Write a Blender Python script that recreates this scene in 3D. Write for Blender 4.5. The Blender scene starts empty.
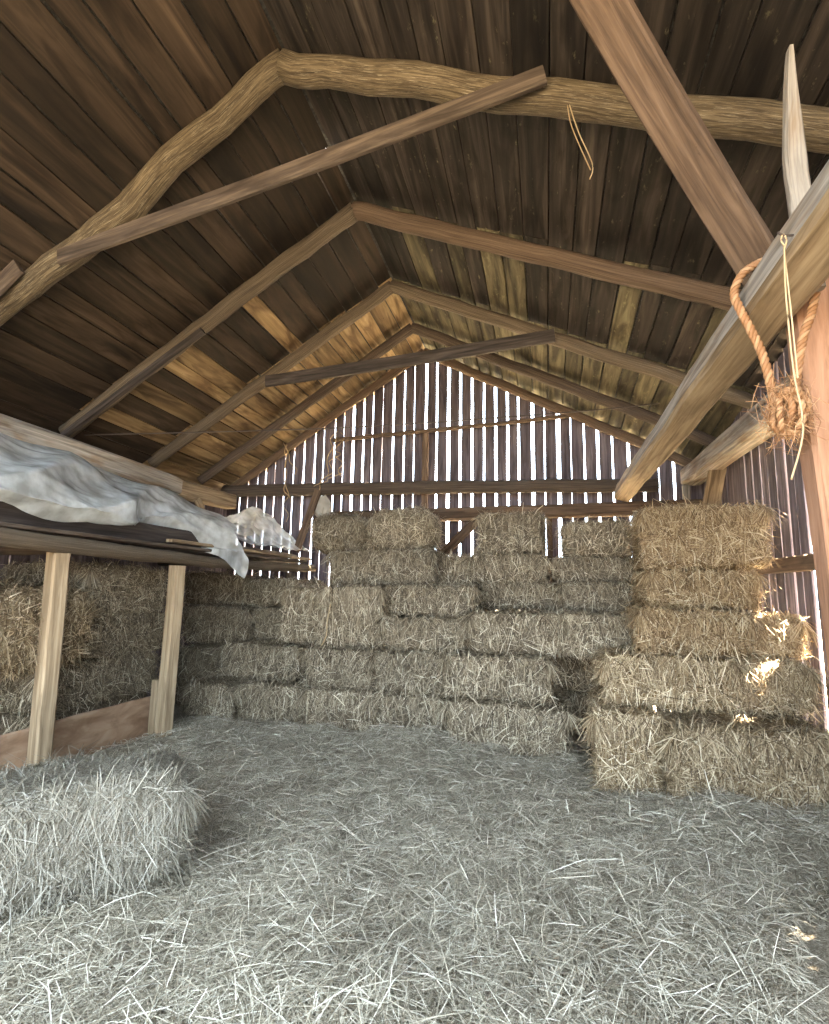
import bpy, math, random
import numpy as np
from mathutils import Vector, Matrix, noise

random.seed(7)
RNG = np.random.default_rng(11)
SC = bpy.context.scene
COL = SC.collection

# ------------------------------------------------------------------ materials
def new_mat(name):
    m = bpy.data.materials.new(name); m.use_nodes = True
    nt = m.node_tree; nt.nodes.clear()
    out = nt.nodes.new('ShaderNodeOutputMaterial')
    return m, nt, out

def N(nt, typ, **kw):
    n = nt.nodes.new(typ)
    for k, v in kw.items():
        setattr(n, k, v)
    return n

def ramp(nt, fac, stops):
    r = N(nt, 'ShaderNodeValToRGB')
    e = r.color_ramp.elements
    while len(e) < len(stops): e.new(0.5)
    for i, (p, c) in enumerate(stops):
        e[i].position = p; e[i].color = (*c, 1)
    nt.links.new(fac, r.inputs[0])
    return r.outputs[0]

def mulc(nt, a, b, f=1.0, mode='MULTIPLY'):
    m = N(nt, 'ShaderNodeMix', data_type='RGBA', blend_type=mode)
    for s, v in ((m.inputs[0], f), (m.inputs[6], a), (m.inputs[7], b)):
        if hasattr(v, 'is_linked') or hasattr(v, 'links'): nt.links.new(v, s)
        else: s.default_value = v if not isinstance(v, tuple) else (*v, 1)
    return m.outputs[2]

def maprange(nt, v, a, b, c, d):
    m = N(nt, 'ShaderNodeMapRange')
    nt.links.new(v, m.inputs[0])
    for i, x in zip((1, 2, 3, 4), (a, b, c, d)): m.inputs[i].default_value = x
    return m.outputs[0]

def wood(name, c1, c2, c3, gu=45, gv=2.2, stain=(0.35, 0.3, 0.25), stain_amt=0.5, var=(0.65, 1.25),
         rough=0.85, bump=0.35, spots=None, spot_cut=(0.62, 0.7)):
    """Procedural timber: grain runs along the piece (UV v, in metres)."""
    m, nt, out = new_mat(name)
    L = nt.links.new
    uv = N(nt, 'ShaderNodeUVMap'); geo = N(nt, 'ShaderNodeNewGeometry')
    oi = N(nt, 'ShaderNodeObjectInfo')
    ad = N(nt, 'ShaderNodeMath', operation='ADD'); L(geo.outputs['Random Per Island'], ad.inputs[0]); L(oi.outputs['Random'], ad.inputs[1])
    sc = N(nt, 'ShaderNodeMath', operation='MULTIPLY'); L(ad.outputs[0], sc.inputs[0]); sc.inputs[1].default_value = 31.7
    cmb = N(nt, 'ShaderNodeCombineXYZ')
    for i in range(3): L(sc.outputs[0], cmb.inputs[i])
    vm = N(nt, 'ShaderNodeVectorMath', operation='MULTIPLY'); L(uv.outputs[0], vm.inputs[0]); vm.inputs[1].default_value = (gu, gv, 1)
    va = N(nt, 'ShaderNodeVectorMath', operation='ADD'); L(vm.outputs[0], va.inputs[0]); L(cmb.outputs[0], va.inputs[1])
    n1 = N(nt, 'ShaderNodeTexNoise'); n1.inputs['Scale'].default_value = 1; n1.inputs['Detail'].default_value = 5
    n1.inputs['Roughness'].default_value = 0.62; n1.inputs['Distortion'].default_value = 0.7
    L(va.outputs[0], n1.inputs['Vector'])
    c = ramp(nt, n1.outputs[0], [(0.3, c1), (0.5, c2), (0.72, c3)])
    vm2 = N(nt, 'ShaderNodeVectorMath', operation='MULTIPLY'); L(uv.outputs[0], vm2.inputs[0]); vm2.inputs[1].default_value = (7, 1.6, 1)
    va2 = N(nt, 'ShaderNodeVectorMath', operation='ADD'); L(vm2.outputs[0], va2.inputs[0]); L(cmb.outputs[0], va2.inputs[1])
    n2 = N(nt, 'ShaderNodeTexNoise'); n2.inputs['Scale'].default_value = 1; n2.inputs['Detail'].default_value = 4; n2.inputs['Distortion'].default_value = 1.0
    L(va2.outputs[0], n2.inputs['Vector'])
    sf = maprange(nt, n2.outputs[0], 0.46, 0.66, 0, stain_amt)
    c = mulc(nt, c, stain, sf)
    if spots:
        vm3 = N(nt, 'ShaderNodeVectorMath', operation='MULTIPLY'); L(uv.outputs[0], vm3.inputs[0]); vm3.inputs[1].default_value = (22, 9, 1)
        va3 = N(nt, 'ShaderNodeVectorMath', operation='ADD'); L(vm3.outputs[0], va3.inputs[0]); L(cmb.outputs[0], va3.inputs[1])
        n3 = N(nt, 'ShaderNodeTexNoise'); n3.inputs['Scale'].default_value = 1; n3.inputs['Detail'].default_value = 6; n3.inputs['Roughness'].default_value = 0.7
        L(va3.outputs[0], n3.inputs['Vector'])
        c = mulc(nt, c, spots, maprange(nt, n3.outputs[0], spot_cut[0], spot_cut[1], 0, 0.85), 'MIX')
    wn = N(nt, 'ShaderNodeTexWhiteNoise', noise_dimensions='1D'); L(sc.outputs[0], wn.inputs['W'])
    val = maprange(nt, wn.outputs[0], 0, 1, var[0], var[1])
    hs = N(nt, 'ShaderNodeHueSaturation'); L(c, hs.inputs['Color']); L(val, hs.inputs['Value'])
    b = N(nt, 'ShaderNodeBsdfPrincipled'); L(hs.outputs[0], b.inputs['Base Color']); b.inputs['Roughness'].default_value = rough
    b.inputs['Specular IOR Level'].default_value = 0.25
    bp = N(nt, 'ShaderNodeBump'); bp.inputs['Strength'].default_value = bump; bp.inputs['Distance'].default_value = 0.01
    L(n1.outputs[0], bp.inputs['Height']); L(bp.outputs[0], b.inputs['Normal'])
    L(b.outputs[0], out.inputs[0])
    return m

M = {}
M['roof_warm'] = wood('roof_boards_brown', (0.013, 0.009, 0.006), (0.029, 0.019, 0.012), (0.060, 0.040, 0.025), gu=13, gv=0.9,
                      stain=(0.3, 0.26, 0.24), stain_amt=0.8, var=(0.5, 1.6))
M['roof_dark'] = wood('roof_boards_weathered', (0.009, 0.0068, 0.0058), (0.022, 0.0165, 0.013), (0.056, 0.043, 0.033), gu=15, gv=0.9,
                      stain=(0.28, 0.24, 0.22), stain_amt=0.8, var=(0.5, 1.6), spots=(0.15, 0.135, 0.075), spot_cut=(0.62, 0.76))
M['roof_new'] = wood('roof_boards_yellowish_lit', (0.09, 0.057, 0.026), (0.20, 0.135, 0.068), (0.33, 0.24, 0.135), gu=11, gv=0.9,
                     stain=(0.25, 0.2, 0.17), stain_amt=0.8, var=(0.6, 1.35), spots=(0.05, 0.03, 0.018), spot_cut=(0.66, 0.72))  # yellowish boards, lightened so the colour carries the brighter far ceiling
M['roof_far_lit_r'] = wood('roof_boards_mossy_lit', (0.035, 0.028, 0.016), (0.092, 0.077, 0.044), (0.18, 0.155, 0.09), gu=13, gv=0.9,
                     stain=(0.25, 0.2, 0.17), stain_amt=0.8, var=(0.6, 1.35), spots=(0.20, 0.18, 0.095), spot_cut=(0.58, 0.74))  # right slope likewise: far ceiling light put into the board colour
M['cover'] = wood('roof_outer_cover', (0.03, 0.03, 0.03), (0.06, 0.055, 0.05), (0.1, 0.1, 0.09))
M['log'] = wood('bare_log', (0.036, 0.027, 0.018), (0.096, 0.072, 0.049), (0.20, 0.156, 0.108), gu=22, gv=1.8, stain_amt=0.5, var=(0.8, 1.15))
M['log_dark'] = wood('aged_log', (0.030, 0.022, 0.017), (0.078, 0.057, 0.042), (0.16, 0.12, 0.088), gu=22, gv=1.8, stain_amt=0.6, var=(0.85, 1.15))
M['log_red'] = wood('reddish_pole', (0.046, 0.030, 0.020), (0.120, 0.080, 0.053), (0.225, 0.158, 0.108), gu=22, gv=1.8, stain_amt=0.4, var=(0.9, 1.1))
M['log_bark'] = wood('log_with_bark_patches', (0.030, 0.022, 0.013), (0.085, 0.062, 0.036), (0.17, 0.132, 0.080), gu=9, gv=5, stain_amt=0.5, var=(0.9, 1.1),
                     spots=(0.30, 0.255, 0.18), spot_cut=(0.55, 0.68), bump=0.3)
M['pale'] = wood('pale_sawn_timber', (0.125, 0.085, 0.048), (0.275, 0.20, 0.122), (0.42, 0.325, 0.21), gu=30, gv=1.2, stain_amt=0.3, var=(0.9, 1.1))
M['grey'] = wood('grey_weathered_timber', (0.10, 0.085, 0.070), (0.27, 0.235, 0.195), (0.45, 0.40, 0.34), gu=26, gv=1.2, stain=(0.62, 0.45, 0.28), stain_amt=0.8, var=(0.9, 1.1))
M['brown'] = wood('brown_sawn_timber', (0.042, 0.026, 0.016), (0.100, 0.063, 0.039), (0.17, 0.112, 0.072), gu=30, gv=1.5, stain_amt=0.5, var=(0.9, 1.1),
                  spots=(0.06, 0.035, 0.02), spot_cut=(0.68, 0.72))
M['orange'] = wood('reddish_sawn_timber', (0.15, 0.075, 0.043), (0.32, 0.17, 0.10), (0.46, 0.27, 0.17), gu=18, gv=1.4, stain_amt=0.35, var=(0.95, 1.05))
M['dark'] = wood('dark_timber', (0.016, 0.013, 0.012), (0.042, 0.033, 0.029), (0.085, 0.069, 0.060), gu=26, gv=1.6, stain_amt=0.4, var=(0.9, 1.1))
M['slat'] = wood('wall_slats', (0.055, 0.044, 0.050), (0.122, 0.100, 0.112), (0.21, 0.178, 0.192), gu=30, gv=1.6, stain_amt=0.5, var=(0.7, 1.25))  # bluish lift is glare from the slits, put into the colour
M['panel'] = wood('bare_brown_board', (0.25, 0.155, 0.095), (0.36, 0.235, 0.15), (0.45, 0.32, 0.215), gu=8, gv=4, stain=(0.5, 0.42, 0.34), stain_amt=0.7, var=(0.95, 1.05))

def hay_mat(name, stops, trans=0.25, var=(0.8, 1.15), tint=None):
    m, nt, out = new_mat(name); L = nt.links.new
    geo = N(nt, 'ShaderNodeNewGeometry'); oi = N(nt, 'ShaderNodeObjectInfo')
    c = ramp(nt, geo.outputs['Random Per Island'], stops)
    hs = N(nt, 'ShaderNodeHueSaturation'); L(c, hs.inputs['Color']); L(maprange(nt, oi.outputs['Random'], 0, 1, *var), hs.inputs['Value'])
    d = N(nt, 'ShaderNodeBsdfPrincipled'); d.inputs['Roughness'].default_value = 0.6; d.inputs['Specular IOR Level'].default_value = 0.35
    L(hs.outputs[0], d.inputs['Base Color'])
    t = N(nt, 'ShaderNodeBsdfTranslucent'); L(hs.outputs[0], t.inputs[0])
    mx = N(nt, 'ShaderNodeMixShader'); mx.inputs[0].default_value = trans
    L(d.outputs[0], mx.inputs[1]); L(t.outputs[0], mx.inputs[2]); L(mx.outputs[0], out.inputs[0])
    return m

def hay_core_mat(name, stops, scale=(60, 60, 60)):
    m, nt, out = new_mat(name); L = nt.links.new
    tc = N(nt, 'ShaderNodeTexCoord')
    vm = N(nt, 'ShaderNodeVectorMath', operation='MULTIPLY'); L(tc.outputs['Object'], vm.inputs[0]); vm.inputs[1].default_value = scale
    n1 = N(nt, 'ShaderNodeTexNoise'); n1.inputs['Scale'].default_value = 1; n1.inputs['Detail'].default_value = 4; n1.inputs['Distortion'].default_value = 2.5
    L(vm.outputs[0], n1.inputs['Vector'])
    c = ramp(nt, n1.outputs[0], stops)
    b = N(nt, 'ShaderNodeBsdfPrincipled'); b.inputs['Roughness'].default_value = 0.95; b.inputs['Specular IOR Level'].default_value = 0.1
    L(c, b.inputs['Base Color'])
    bp = N(nt, 'ShaderNodeBump'); bp.inputs['Strength'].default_value = 0.9; bp.inputs['Distance'].default_value = 0.02
    L(n1.outputs[0], bp.inputs['Height']); L(bp.outputs[0], b.inputs['Normal']); L(b.outputs[0], out.inputs[0])
    return m

STRAW = [(0.0, (0.060, 0.044, 0.027)), (0.35, (0.165, 0.127, 0.082)), (0.7, (0.315, 0.252, 0.168)), (0.9, (0.52, 0.44, 0.31)), (1.0, (0.78, 0.70, 0.53))]
M['straw'] = hay_mat('hay_stalks', STRAW)
GOLD = [(0.0, (0.12, 0.072, 0.034)), (0.35, (0.28, 0.182, 0.092)), (0.7, (0.46, 0.325, 0.180)), (0.9, (0.64, 0.49, 0.30)), (1.0, (0.80, 0.68, 0.47))]  # golden hay, colour enriched to stand for warm light by the right wall
WARM = [(0.0, (0.085, 0.056, 0.030)), (0.35, (0.215, 0.152, 0.085)), (0.7, (0.38, 0.288, 0.174)), (0.9, (0.58, 0.465, 0.305)), (1.0, (0.80, 0.69, 0.50))]
M['gold'] = hay_mat('golden_hay_stalks', GOLD)
M['warm'] = hay_mat('warm_hay_stalks', WARM)
M['core'] = hay_core_mat('packed_hay', [(0.3, (0.040, 0.030, 0.019)), (0.5, (0.13, 0.10, 0.064)), (0.7, (0.26, 0.208, 0.138))])
M['core_gold'] = hay_core_mat('packed_golden_hay', [(0.3, (0.07, 0.042, 0.018)), (0.5, (0.20, 0.128, 0.058)), (0.7, (0.36, 0.25, 0.12))])
LOOSE = [(0.0, (0.120, 0.100, 0.070)), (0.35, (0.275, 0.238, 0.175)), (0.7, (0.47, 0.42, 0.325)), (0.9, (0.61, 0.56, 0.455)), (1.0, (0.70, 0.66, 0.56))]
M['loose'] = hay_mat('loose_hay_stalks', LOOSE, 0.2)
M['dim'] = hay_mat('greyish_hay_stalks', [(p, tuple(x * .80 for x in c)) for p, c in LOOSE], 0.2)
M['mat'] = hay_core_mat('trodden_hay', [(0.3, (0.10, 0.084, 0.060)), (0.5, (0.27, 0.233, 0.174)), (0.7, (0.46, 0.408, 0.318))])
M['coir'] = hay_mat('coir_fibre', [(0, (0.18, 0.080, 0.032)), (0.5, (0.36, 0.18, 0.08)), (1, (0.56, 0.35, 0.19))], 0.2, (0.95, 1.05))
M['sisal'] = hay_mat('sisal_twine', [(0, (0.36, 0.25, 0.13)), (1, (0.48, 0.36, 0.21))], 0.1, (0.95, 1.05))

def simple(name, col, rough=0.8, metal=0.0):
    m, nt, out = new_mat(name); b = N(nt, 'ShaderNodeBsdfPrincipled')
    tc = N(nt, 'ShaderNodeTexCoord'); n = N(nt, 'ShaderNodeTexNoise'); n.inputs['Scale'].default_value = 9; n.inputs['Detail'].default_value = 4
    nt.links.new(tc.outputs['Object'], n.inputs['Vector'])
    c = ramp(nt, n.outputs[0], [(0.3, tuple(x * 0.7 for x in col)), (0.7, col)])
    nt.links.new(c, b.inputs['Base Color'])
    b.inputs['Roughness'].default_value = rough; b.inputs['Metallic'].default_value = metal
    nt.links.new(b.outputs[0], out.inputs[0]); return m
M['wire'] = simple('rusty_wire', (0.07, 0.05, 0.04), 0.6, 0.4)
M['cloth'] = simple('sackcloth', (0.40, 0.36, 0.30), 0.95)
M['soil'] = simple('barn_earth', (0.16, 0.12, 0.085), 0.95)
M['meadow'] = simple('meadow', (0.105, 0.090, 0.065), 0.95)
M['bounce_ground'] = simple('pale_bounce_ground', (0.62, 0.53, 0.38), 0.95)

def plastic_mat():
    m, nt, out = new_mat('dusty_plastic_film'); L = nt.links.new
    tc = N(nt, 'ShaderNodeTexCoord'); n = N(nt, 'ShaderNodeTexNoise'); n.inputs['Scale'].default_value = 6; n.inputs['Detail'].default_value = 5
    L(tc.outputs['Object'], n.inputs['Vector'])
    c = ramp(nt, n.outputs[0], [(0.35, (0.50, 0.50, 0.46)), (0.6, (0.74, 0.76, 0.74)), (0.75, (0.86, 0.89, 0.89))])
    b = N(nt, 'ShaderNodeBsdfPrincipled'); L(c, b.inputs['Base Color']); b.inputs['Roughness'].default_value = 0.14
    b.inputs['Specular IOR Level'].default_value = 0.6
    t = N(nt, 'ShaderNodeBsdfTranslucent'); L(c, t.inputs[0])
    tr = N(nt, 'ShaderNodeBsdfTransparent')
    m1 = N(nt, 'ShaderNodeMixShader'); m1.inputs[0].default_value = 0.35; L(b.outputs[0], m1.inputs[1]); L(t.outputs[0], m1.inputs[2])
    m2 = N(nt, 'ShaderNodeMixShader'); L(maprange(nt, n.outputs[0], 0.35, 0.7, 0.24, 0.04), m2.inputs[0])
    L(m1.outputs[0], m2.inputs[1]); L(tr.outputs[0], m2.inputs[2]); L(m2.outputs[0], out.inputs[0])
    return m
M['plastic'] = plastic_mat()

# ------------------------------------------------------------------ mesh helpers
class MB:
    """Collects swept bars, planks and logs, links them as ONE mesh object."""
    def __init__(s): s.v = []; s.f = []; s.uv = []; s.sm = []; s.mi = []
    def sweep(s, path, prof, up=(0, 0, 1), scales=None, smooth=False, mi=0, jit=0.0, wid=None, cap_off=0.0):
        P = [Vector(p) for p in path]; n = len(P); k = len(prof); up = Vector(up)
        base = len(s.v); per = [0.0]
        for i in range(k):
            a, b = prof[i], prof[(i + 1) % k]; per.append(per[-1] + math.hypot(b[0] - a[0], b[1] - a[1]))
        ln = [0.0]
        for i in range(1, n): ln.append(ln[-1] + (P[i] - P[i - 1]).length)
        for i in range(n):
            t = (P[min(i + 1, n - 1)] - P[max(i - 1, 0)]).normalized()
            side = t.cross(up)
            if side.length < 1e-4: side = t.cross(Vector((1, 0, 0)))
            side.normalize(); u2 = side.cross(t).normalized()
            sc = scales[i] if scales else 1.0
            sx, sy = sc if isinstance(sc, tuple) else (sc, sc)
            for a, b in prof:
                s.v.append(P[i] + side * (a * sx + random.uniform(-jit, jit)) + u2 * (b * sy + random.uniform(-jit, jit)))
        for i in range(n - 1):
            for j in range(k):
                j2 = (j + 1) % k
                s.f.append((base + i * k + j, base + i * k + j2, base + (i + 1) * k + j2, base + (i + 1) * k + j))
                s.uv.append(((per[j], ln[i]), (per[j + 1], ln[i]), (per[j + 1], ln[i + 1]), (per[j], ln[i + 1])))
                s.sm.append(smooth); s.mi.append(mi)
        for ring, rev in ((0, True), (n - 1, False)):
            ids = [base + ring * k + j for j in range(k)]
            uvs = [(prof[j][0], prof[j][1] * 0.3 + ln[ring]) for j in range(k)]
            if rev: ids.reverse(); uvs.reverse()
            s.f.append(tuple(ids)); s.uv.append(tuple(uvs)); s.sm.append(False); s.mi.append(mi)
        return s
    def build(s, name, mats, parent=None):
        me = bpy.data.meshes.new(name)
        me.from_pydata([tuple(v) for v in s.v], [], s.f)
        ul = me.uv_layers.new(name='UVMap')
        flat = [c for f in s.uv for p in f for c in p]
        ul.data.foreach_set('uv', flat)
        me.polygons.foreach_set('use_smooth', s.sm)
        for m in (mats if isinstance(mats, (list, tuple)) else [mats]): me.materials.append(m)
        me.polygons.foreach_set('material_index', s.mi)
        me.update()
        return link(name, me, parent)

def link(name, me, parent=None):
    o = bpy.data.objects.new(name, me); COL.objects.link(o)
    if parent is not None: o.parent = parent
    return o

def tag(o, label, cat, group=None, kind=None):
    if label: o['label'] = label
    if cat: o['category'] = cat
    if group: o['group'] = group
    if kind: o['kind'] = kind
    return o

def circ(r, k=14): return [(r * math.cos(2 * math.pi * i / k), r * math.sin(2 * math.pi * i / k)) for i in range(k)]
def rect(w, h, b=0.008):
    w, h = w / 2, h / 2; b = min(b, w * .45, h * .45)
    return [(w - b, -h), (w, -h + b), (w, h - b), (w - b, h), (-w + b, h), (-w, h - b), (-w, -h + b), (-w + b, -h)]
def lerp(a, b, t): return tuple(x + (y - x) * t for x, y in zip(a, b))
def polyline(pts, n):
    P = [Vector(p) for p in pts]; L = [0]
    for i in range(1, len(P)): L.append(L[-1] + (P[i] - P[i - 1]).length)
    out = []
    for i in range(n):
        d = L[-1] * i / (n - 1); j = 1
        while j < len(P) - 1 and L[j] < d: j += 1
        t = (d - L[j - 1]) / max(L[j] - L[j - 1], 1e-9)
        p0 = P[max(j - 2, 0)]; p1 = P[j - 1]; p2 = P[j]; p3 = P[min(j + 1, len(P) - 1)]
        out.append(0.5 * ((2 * p1) + (p2 - p0) * t + (2 * p0 - 5 * p1 + 4 * p2 - p3) * t * t + (3 * p1 - p0 - 3 * p2 + p3) * t ** 3))
    return out
def log_mb(pts, r0, r1, seed, wander=0.012, n=26, k=14, lump=0.08, mb=None):
    mb = mb or MB(); path = polyline(pts, n); sc = []
    for i, p in enumerate(path):
        q = Vector((i * 0.35 + seed * 9.1, seed, 0))
        if 0 < i < n - 1: p += Vector((noise.noise(q), noise.noise(q + Vector((5, 3, 1))), noise.noise(q + Vector((2, 8, 4))))) * wander
        r = r0 + (r1 - r0) * i / (n - 1)
        r *= 1 + lump * noise.noise(q * 1.7 + Vector((0, 0, 7)))
        sc.append((r * (1 + .08 * noise.noise(q * 1.3)), r))
    return mb.sweep(path, circ(1, k), scales=sc, smooth=True, jit=0.0035)
def plank_mb(pts, w, h, up=(0, 0, 1), n=12, seed=0, warp=0.004, bev=0.008, jit=0.0012, mb=None, taper=None):
    mb = mb or MB(); path = polyline(pts, n); sc = []
    for i, p in enumerate(path):
        q = Vector((i * 0.3 + seed * 7.7, seed * 1.3, 1))
        p += Vector((noise.noise(q), noise.noise(q + Vector((5, 3, 1))), noise.noise(q + Vector((2, 8, 4))))) * warp
        e = 1 + 0.04 * noise.noise(q * 2)
        if taper: e *= taper(i / (n - 1))
        sc.append((e, 1 + 0.03 * noise.noise(q * 2.2)))
    return mb.sweep(path, rect(w, h, bev), up=up, scales=sc, jit=jit)
def tube(pts, r, n=24, k=6, jit=0.0, mb=None):
    mb = mb or MB(); return mb.sweep(polyline(pts, n), circ(r, k), smooth=True, jit=jit)

# numpy ribbons ----------------------------------------------------------------
def ribbons(P, D, Nn, L, W, bend, droop=None):
    """N ribbons: centre P, direction D, normal Nn, length L, width W, bend along normal."""
    n = len(P)
    S = np.cross(D, Nn); S /= np.linalg.norm(S, axis=1, keepdims=True) + 1e-9
    L = L[:, None]; W = W[:, None]; b = bend[:, None]
    a = P - D * L * .5; m = P + Nn * b; c = P + D * L * .5
    if droop is not None:
        c = c - np.array([[0, 0, 1.0]]) * droop[:, None]
    V = np.stack([a - S * W * .35, a + S * W * .35, m + S * W * .5, m - S * W * .5, c + S * W * .25, c - S * W * .25], 1).reshape(-1, 3)
    i = np.arange(n)[:, None] * 6
    F = np.concatenate([i + np.array([[0, 1, 2, 3]]), i + np.array([[3, 2, 4, 5]])], 1).reshape(-1, 4)
    return V, F
def np_mesh(name, V, F, mat, smooth=False):
    me = bpy.data.meshes.new(name)
    me.vertices.add(len(V)); me.vertices.foreach_set('co', V.astype(np.float32).ravel())
    me.loops.add(F.size); me.loops.foreach_set('vertex_index', F.astype(np.int32).ravel())
    me.polygons.add(len(F)); me.polygons.foreach_set('loop_start', np.arange(0, F.size, F.shape[1], dtype=np.int32))
    me.polygons.foreach_set('loop_total', np.full(len(F), F.shape[1], dtype=np.int32))
    me.update(calc_edges=True); me.validate()
    me.polygons.foreach_set('use_smooth', [smooth] * len(me.polygons))
    me.materials.append(mat); return me

# ------------------------------------------------------------------ barn geometry
RX = -1.56                                     # the ridge
def ridge_z(Y): return 4.535 - 0.022 * (Y - 2.6)
def slope_r(Y): return 0.375 + max(0.0, Y - 3.0) * 0.0415
SL = 0.645
def rz(x, Y):                                  # rafter centre line height
    return ridge_z(Y) - (SL * (RX - x) if x < RX else slope_r(Y) * (x - RX))
def bz(x, Y): return rz(x, Y) + 0.105          # underside of the roof boards
Y0, Y1 = -1.0, 6.95

def roof_side(name, sgn, xend, mat):
    mb = MB(); x = RX + sgn * 0.012; first = True
    while abs(x - RX) < abs(xend - RX):
        w = random.uniform(0.15, 0.235)
        xc = x + sgn * w * 0.5 * 0.85
        y = Y0
        while y < Y1:
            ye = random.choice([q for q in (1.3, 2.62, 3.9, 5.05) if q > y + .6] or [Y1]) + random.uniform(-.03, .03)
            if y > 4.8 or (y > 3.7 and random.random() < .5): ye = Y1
            far = y > 4.8 or (y > 3.7 and ye >= Y1)  # far boards get the lighter copy, near ones the darker: painted ceiling light
            segs = [(y, ye)]
            if first and sgn < 0 and y < 3.35 < ye: segs = [(y, 3.33), (3.385, ye)]     # small gap below the ridge
            for a, b in segs:
                n = max(4, int((b - a) / 0.3)); off = random.uniform(0, 0.008)
                path = []
                for i in range(n + 1):
                    Y = a + (b - a - 0.004) * i / n
                    path.append((xc + random.uniform(-.002, .002), Y, bz(xc, Y) + off + 0.011 + random.uniform(-.002, .002)))
                sl = -SL * sgn * -1 if sgn < 0 else -slope_r((a + b) / 2)
                sl = SL if sgn < 0 else -slope_r((a + b) / 2)
                up = (-sl, 0, 1)
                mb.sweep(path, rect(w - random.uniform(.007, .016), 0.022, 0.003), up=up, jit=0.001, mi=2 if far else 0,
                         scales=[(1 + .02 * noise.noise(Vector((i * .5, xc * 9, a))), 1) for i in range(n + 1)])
            y = ye
        x += sgn * w * (1 / math.sqrt(1 + (SL if sgn < 0 else .44) ** 2)); first = False
    # outer cover laid over the boards
    ys = [Y0, 0.5, 2.0, 3.28, 3.75, 4.5, 5.5, Y1]
    xs = [RX - sgn * 0.05, RX + sgn * 0.05, RX + sgn * 0.16, RX + sgn * 1.2, xend + sgn * .1]
    for i in range(len(ys) - 1):
        for j in range(len(xs) - 1):
            if sgn < 0 and i == 3 and j == 1: continue
            a, b = xs[j], xs[j + 1]; up = (-(SL if sgn < 0 else -slope_r(ys[i])), 0, 1)
            base = len(mb.v)
            for (X, Y) in ((a, ys[i]), (b, ys[i]), (b, ys[i + 1]), (a, ys[i + 1])):
                zz = ridge_z(Y) - (SL * abs(X - RX) if sgn < 0 else slope_r(Y) * abs(X - RX)) + 0.105 + 0.05
                mb.v.append(Vector((X, Y, zz)))
            for q in range(4): mb.v.append(mb.v[base + q] + Vector((0, 0, 0.02)))
            for f in ((0, 3, 2, 1), (4, 5, 6, 7), (0, 1, 5, 4), (1, 2, 6, 5), (2, 3, 7, 6), (3, 0, 4, 7)):
                mb.f.append(tuple(base + q for q in f)); mb.uv.append(((0, 0), (1, 0), (1, 1), (0, 1))); mb.sm.append(False); mb.mi.append(1)
    o = mb.build(name, [mat, M['cover'], M['roof_new'] if sgn < 0 else M['roof_far_lit_r']]); o['kind'] = 'structure'; return o
roof_side('ceiling_left', -1, -5.0, M['roof_warm'])
roof_side('ceiling_right', 1, 2.05, M['roof_dark'])

# gable wall of upright slats with daylight between them: slit centre x, slit width
GS = [(-4.325, 0.020), (-4.193, 0.020), (-4.046, 0.015), (-3.917, 0.030), (-3.773, 0.015), (-3.622, 0.015), (-3.488, 0.020), (-3.332, 0.030), (-3.162, 0.035),
      (-3.032, 0.011), (-2.873, 0.026), (-2.739, 0.020), (-2.59, 0.048), (-2.443, 0.030), (-2.312, 0.020), (-2.168, 0.013), (-2.011, 0.032), (-1.856, 0.026),
      (-1.716, 0.015), (-1.55, 0.046), (-1.399, 0.036), (-1.237, 0.058), (-1.076, 0.042), (-0.918, 0.042), (-0.761, 0.032), (-0.606, 0.042), (-0.452, 0.042),
      (-0.313, 0.032), (-0.138, 0.052), (0.011, 0.021), (0.182, 0.058), (0.333, 0.007), (0.494, 0.032), (0.654, 0.042), (0.826, 0.032), (1.01, 0.042),
      (1.176, 0.036), (1.343, 0.021), (1.509, 0.042), (1.66, 0.003), (1.80, 0.003)]
def slat_wall(name, cells, place, top, mat, lean=0.0, z0=-0.3):
    mb = MB()
    for (a, b) in cells:
        c = (a + b) / 2; w = b - a; n = 16; zt = top(c)
        off = random.uniform(-.006, .006); tilt = random.uniform(-.006, .006)
        path = [place(c + lean * (z0 + (zt - z0) * i / n) + tilt * (i / n - .5), z0 + (zt - z0) * i / n, off) for i in range(n + 1)]
        up = (0, 1, 0) if name == 'wall_back' else (1, 0, 0)
        mb.sweep(path, rect(w, 0.022, 0.003), up=up, scales=[(1 + random.uniform(-.05, .045), 1) for _ in range(n + 1)], jit=.0008)
    o = mb.build(name, mat); o['kind'] = 'structure'; return o
cells = []; prev = -4.5
for c, w in GS:
    w *= .78
    cells.append((prev, c - w / 2)); prev = c + w / 2
cells.append((prev, 2.0))
slat_wall('wall_back', cells, lambda u, z, o: (u, 6.74 + o, z), lambda x: bz(x, 6.74) + 0.02, M['slat'])
RS = [(6.62, .004), (6.45, .004), (6.28, .006), (6.10, .004), (5.92, .008), (5.74, .008), (5.56, .010), (5.398, .018), (5.233, .016), (5.057, .028), (4.914, .014), (4.742, .034), (4.566, .018), (4.435, .030), (4.269, .055),
      (4.06, .004), (3.86, .002), (3.68, .002), (3.5, .002), (3.3, .002)]
cells = []; prev = 6.76
for c, w in RS:
    cells.append((c + w / 2, prev)); prev = c - w / 2
y = prev
while y > -1.0:
    cells.append((y - 0.19, y - 0.004)); y -= 0.19
slat_wall('wall_right', cells, lambda u, z, o: (1.83 + o, u, z), lambda Y: bz(1.83, Y) + 0.02, M['slat'])
cells = []; y = -1.0
while y < 6.76:
    w = random.uniform(.15, .2); cells.append((y, min(y + w, 6.76))); y += w + random.choice((.002, .003, .003, .005))
slat_wall('wall_left', cells, lambda u, z, o: (-4.47 + o, u, z), lambda Y: 2.50, M['slat'])
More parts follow.
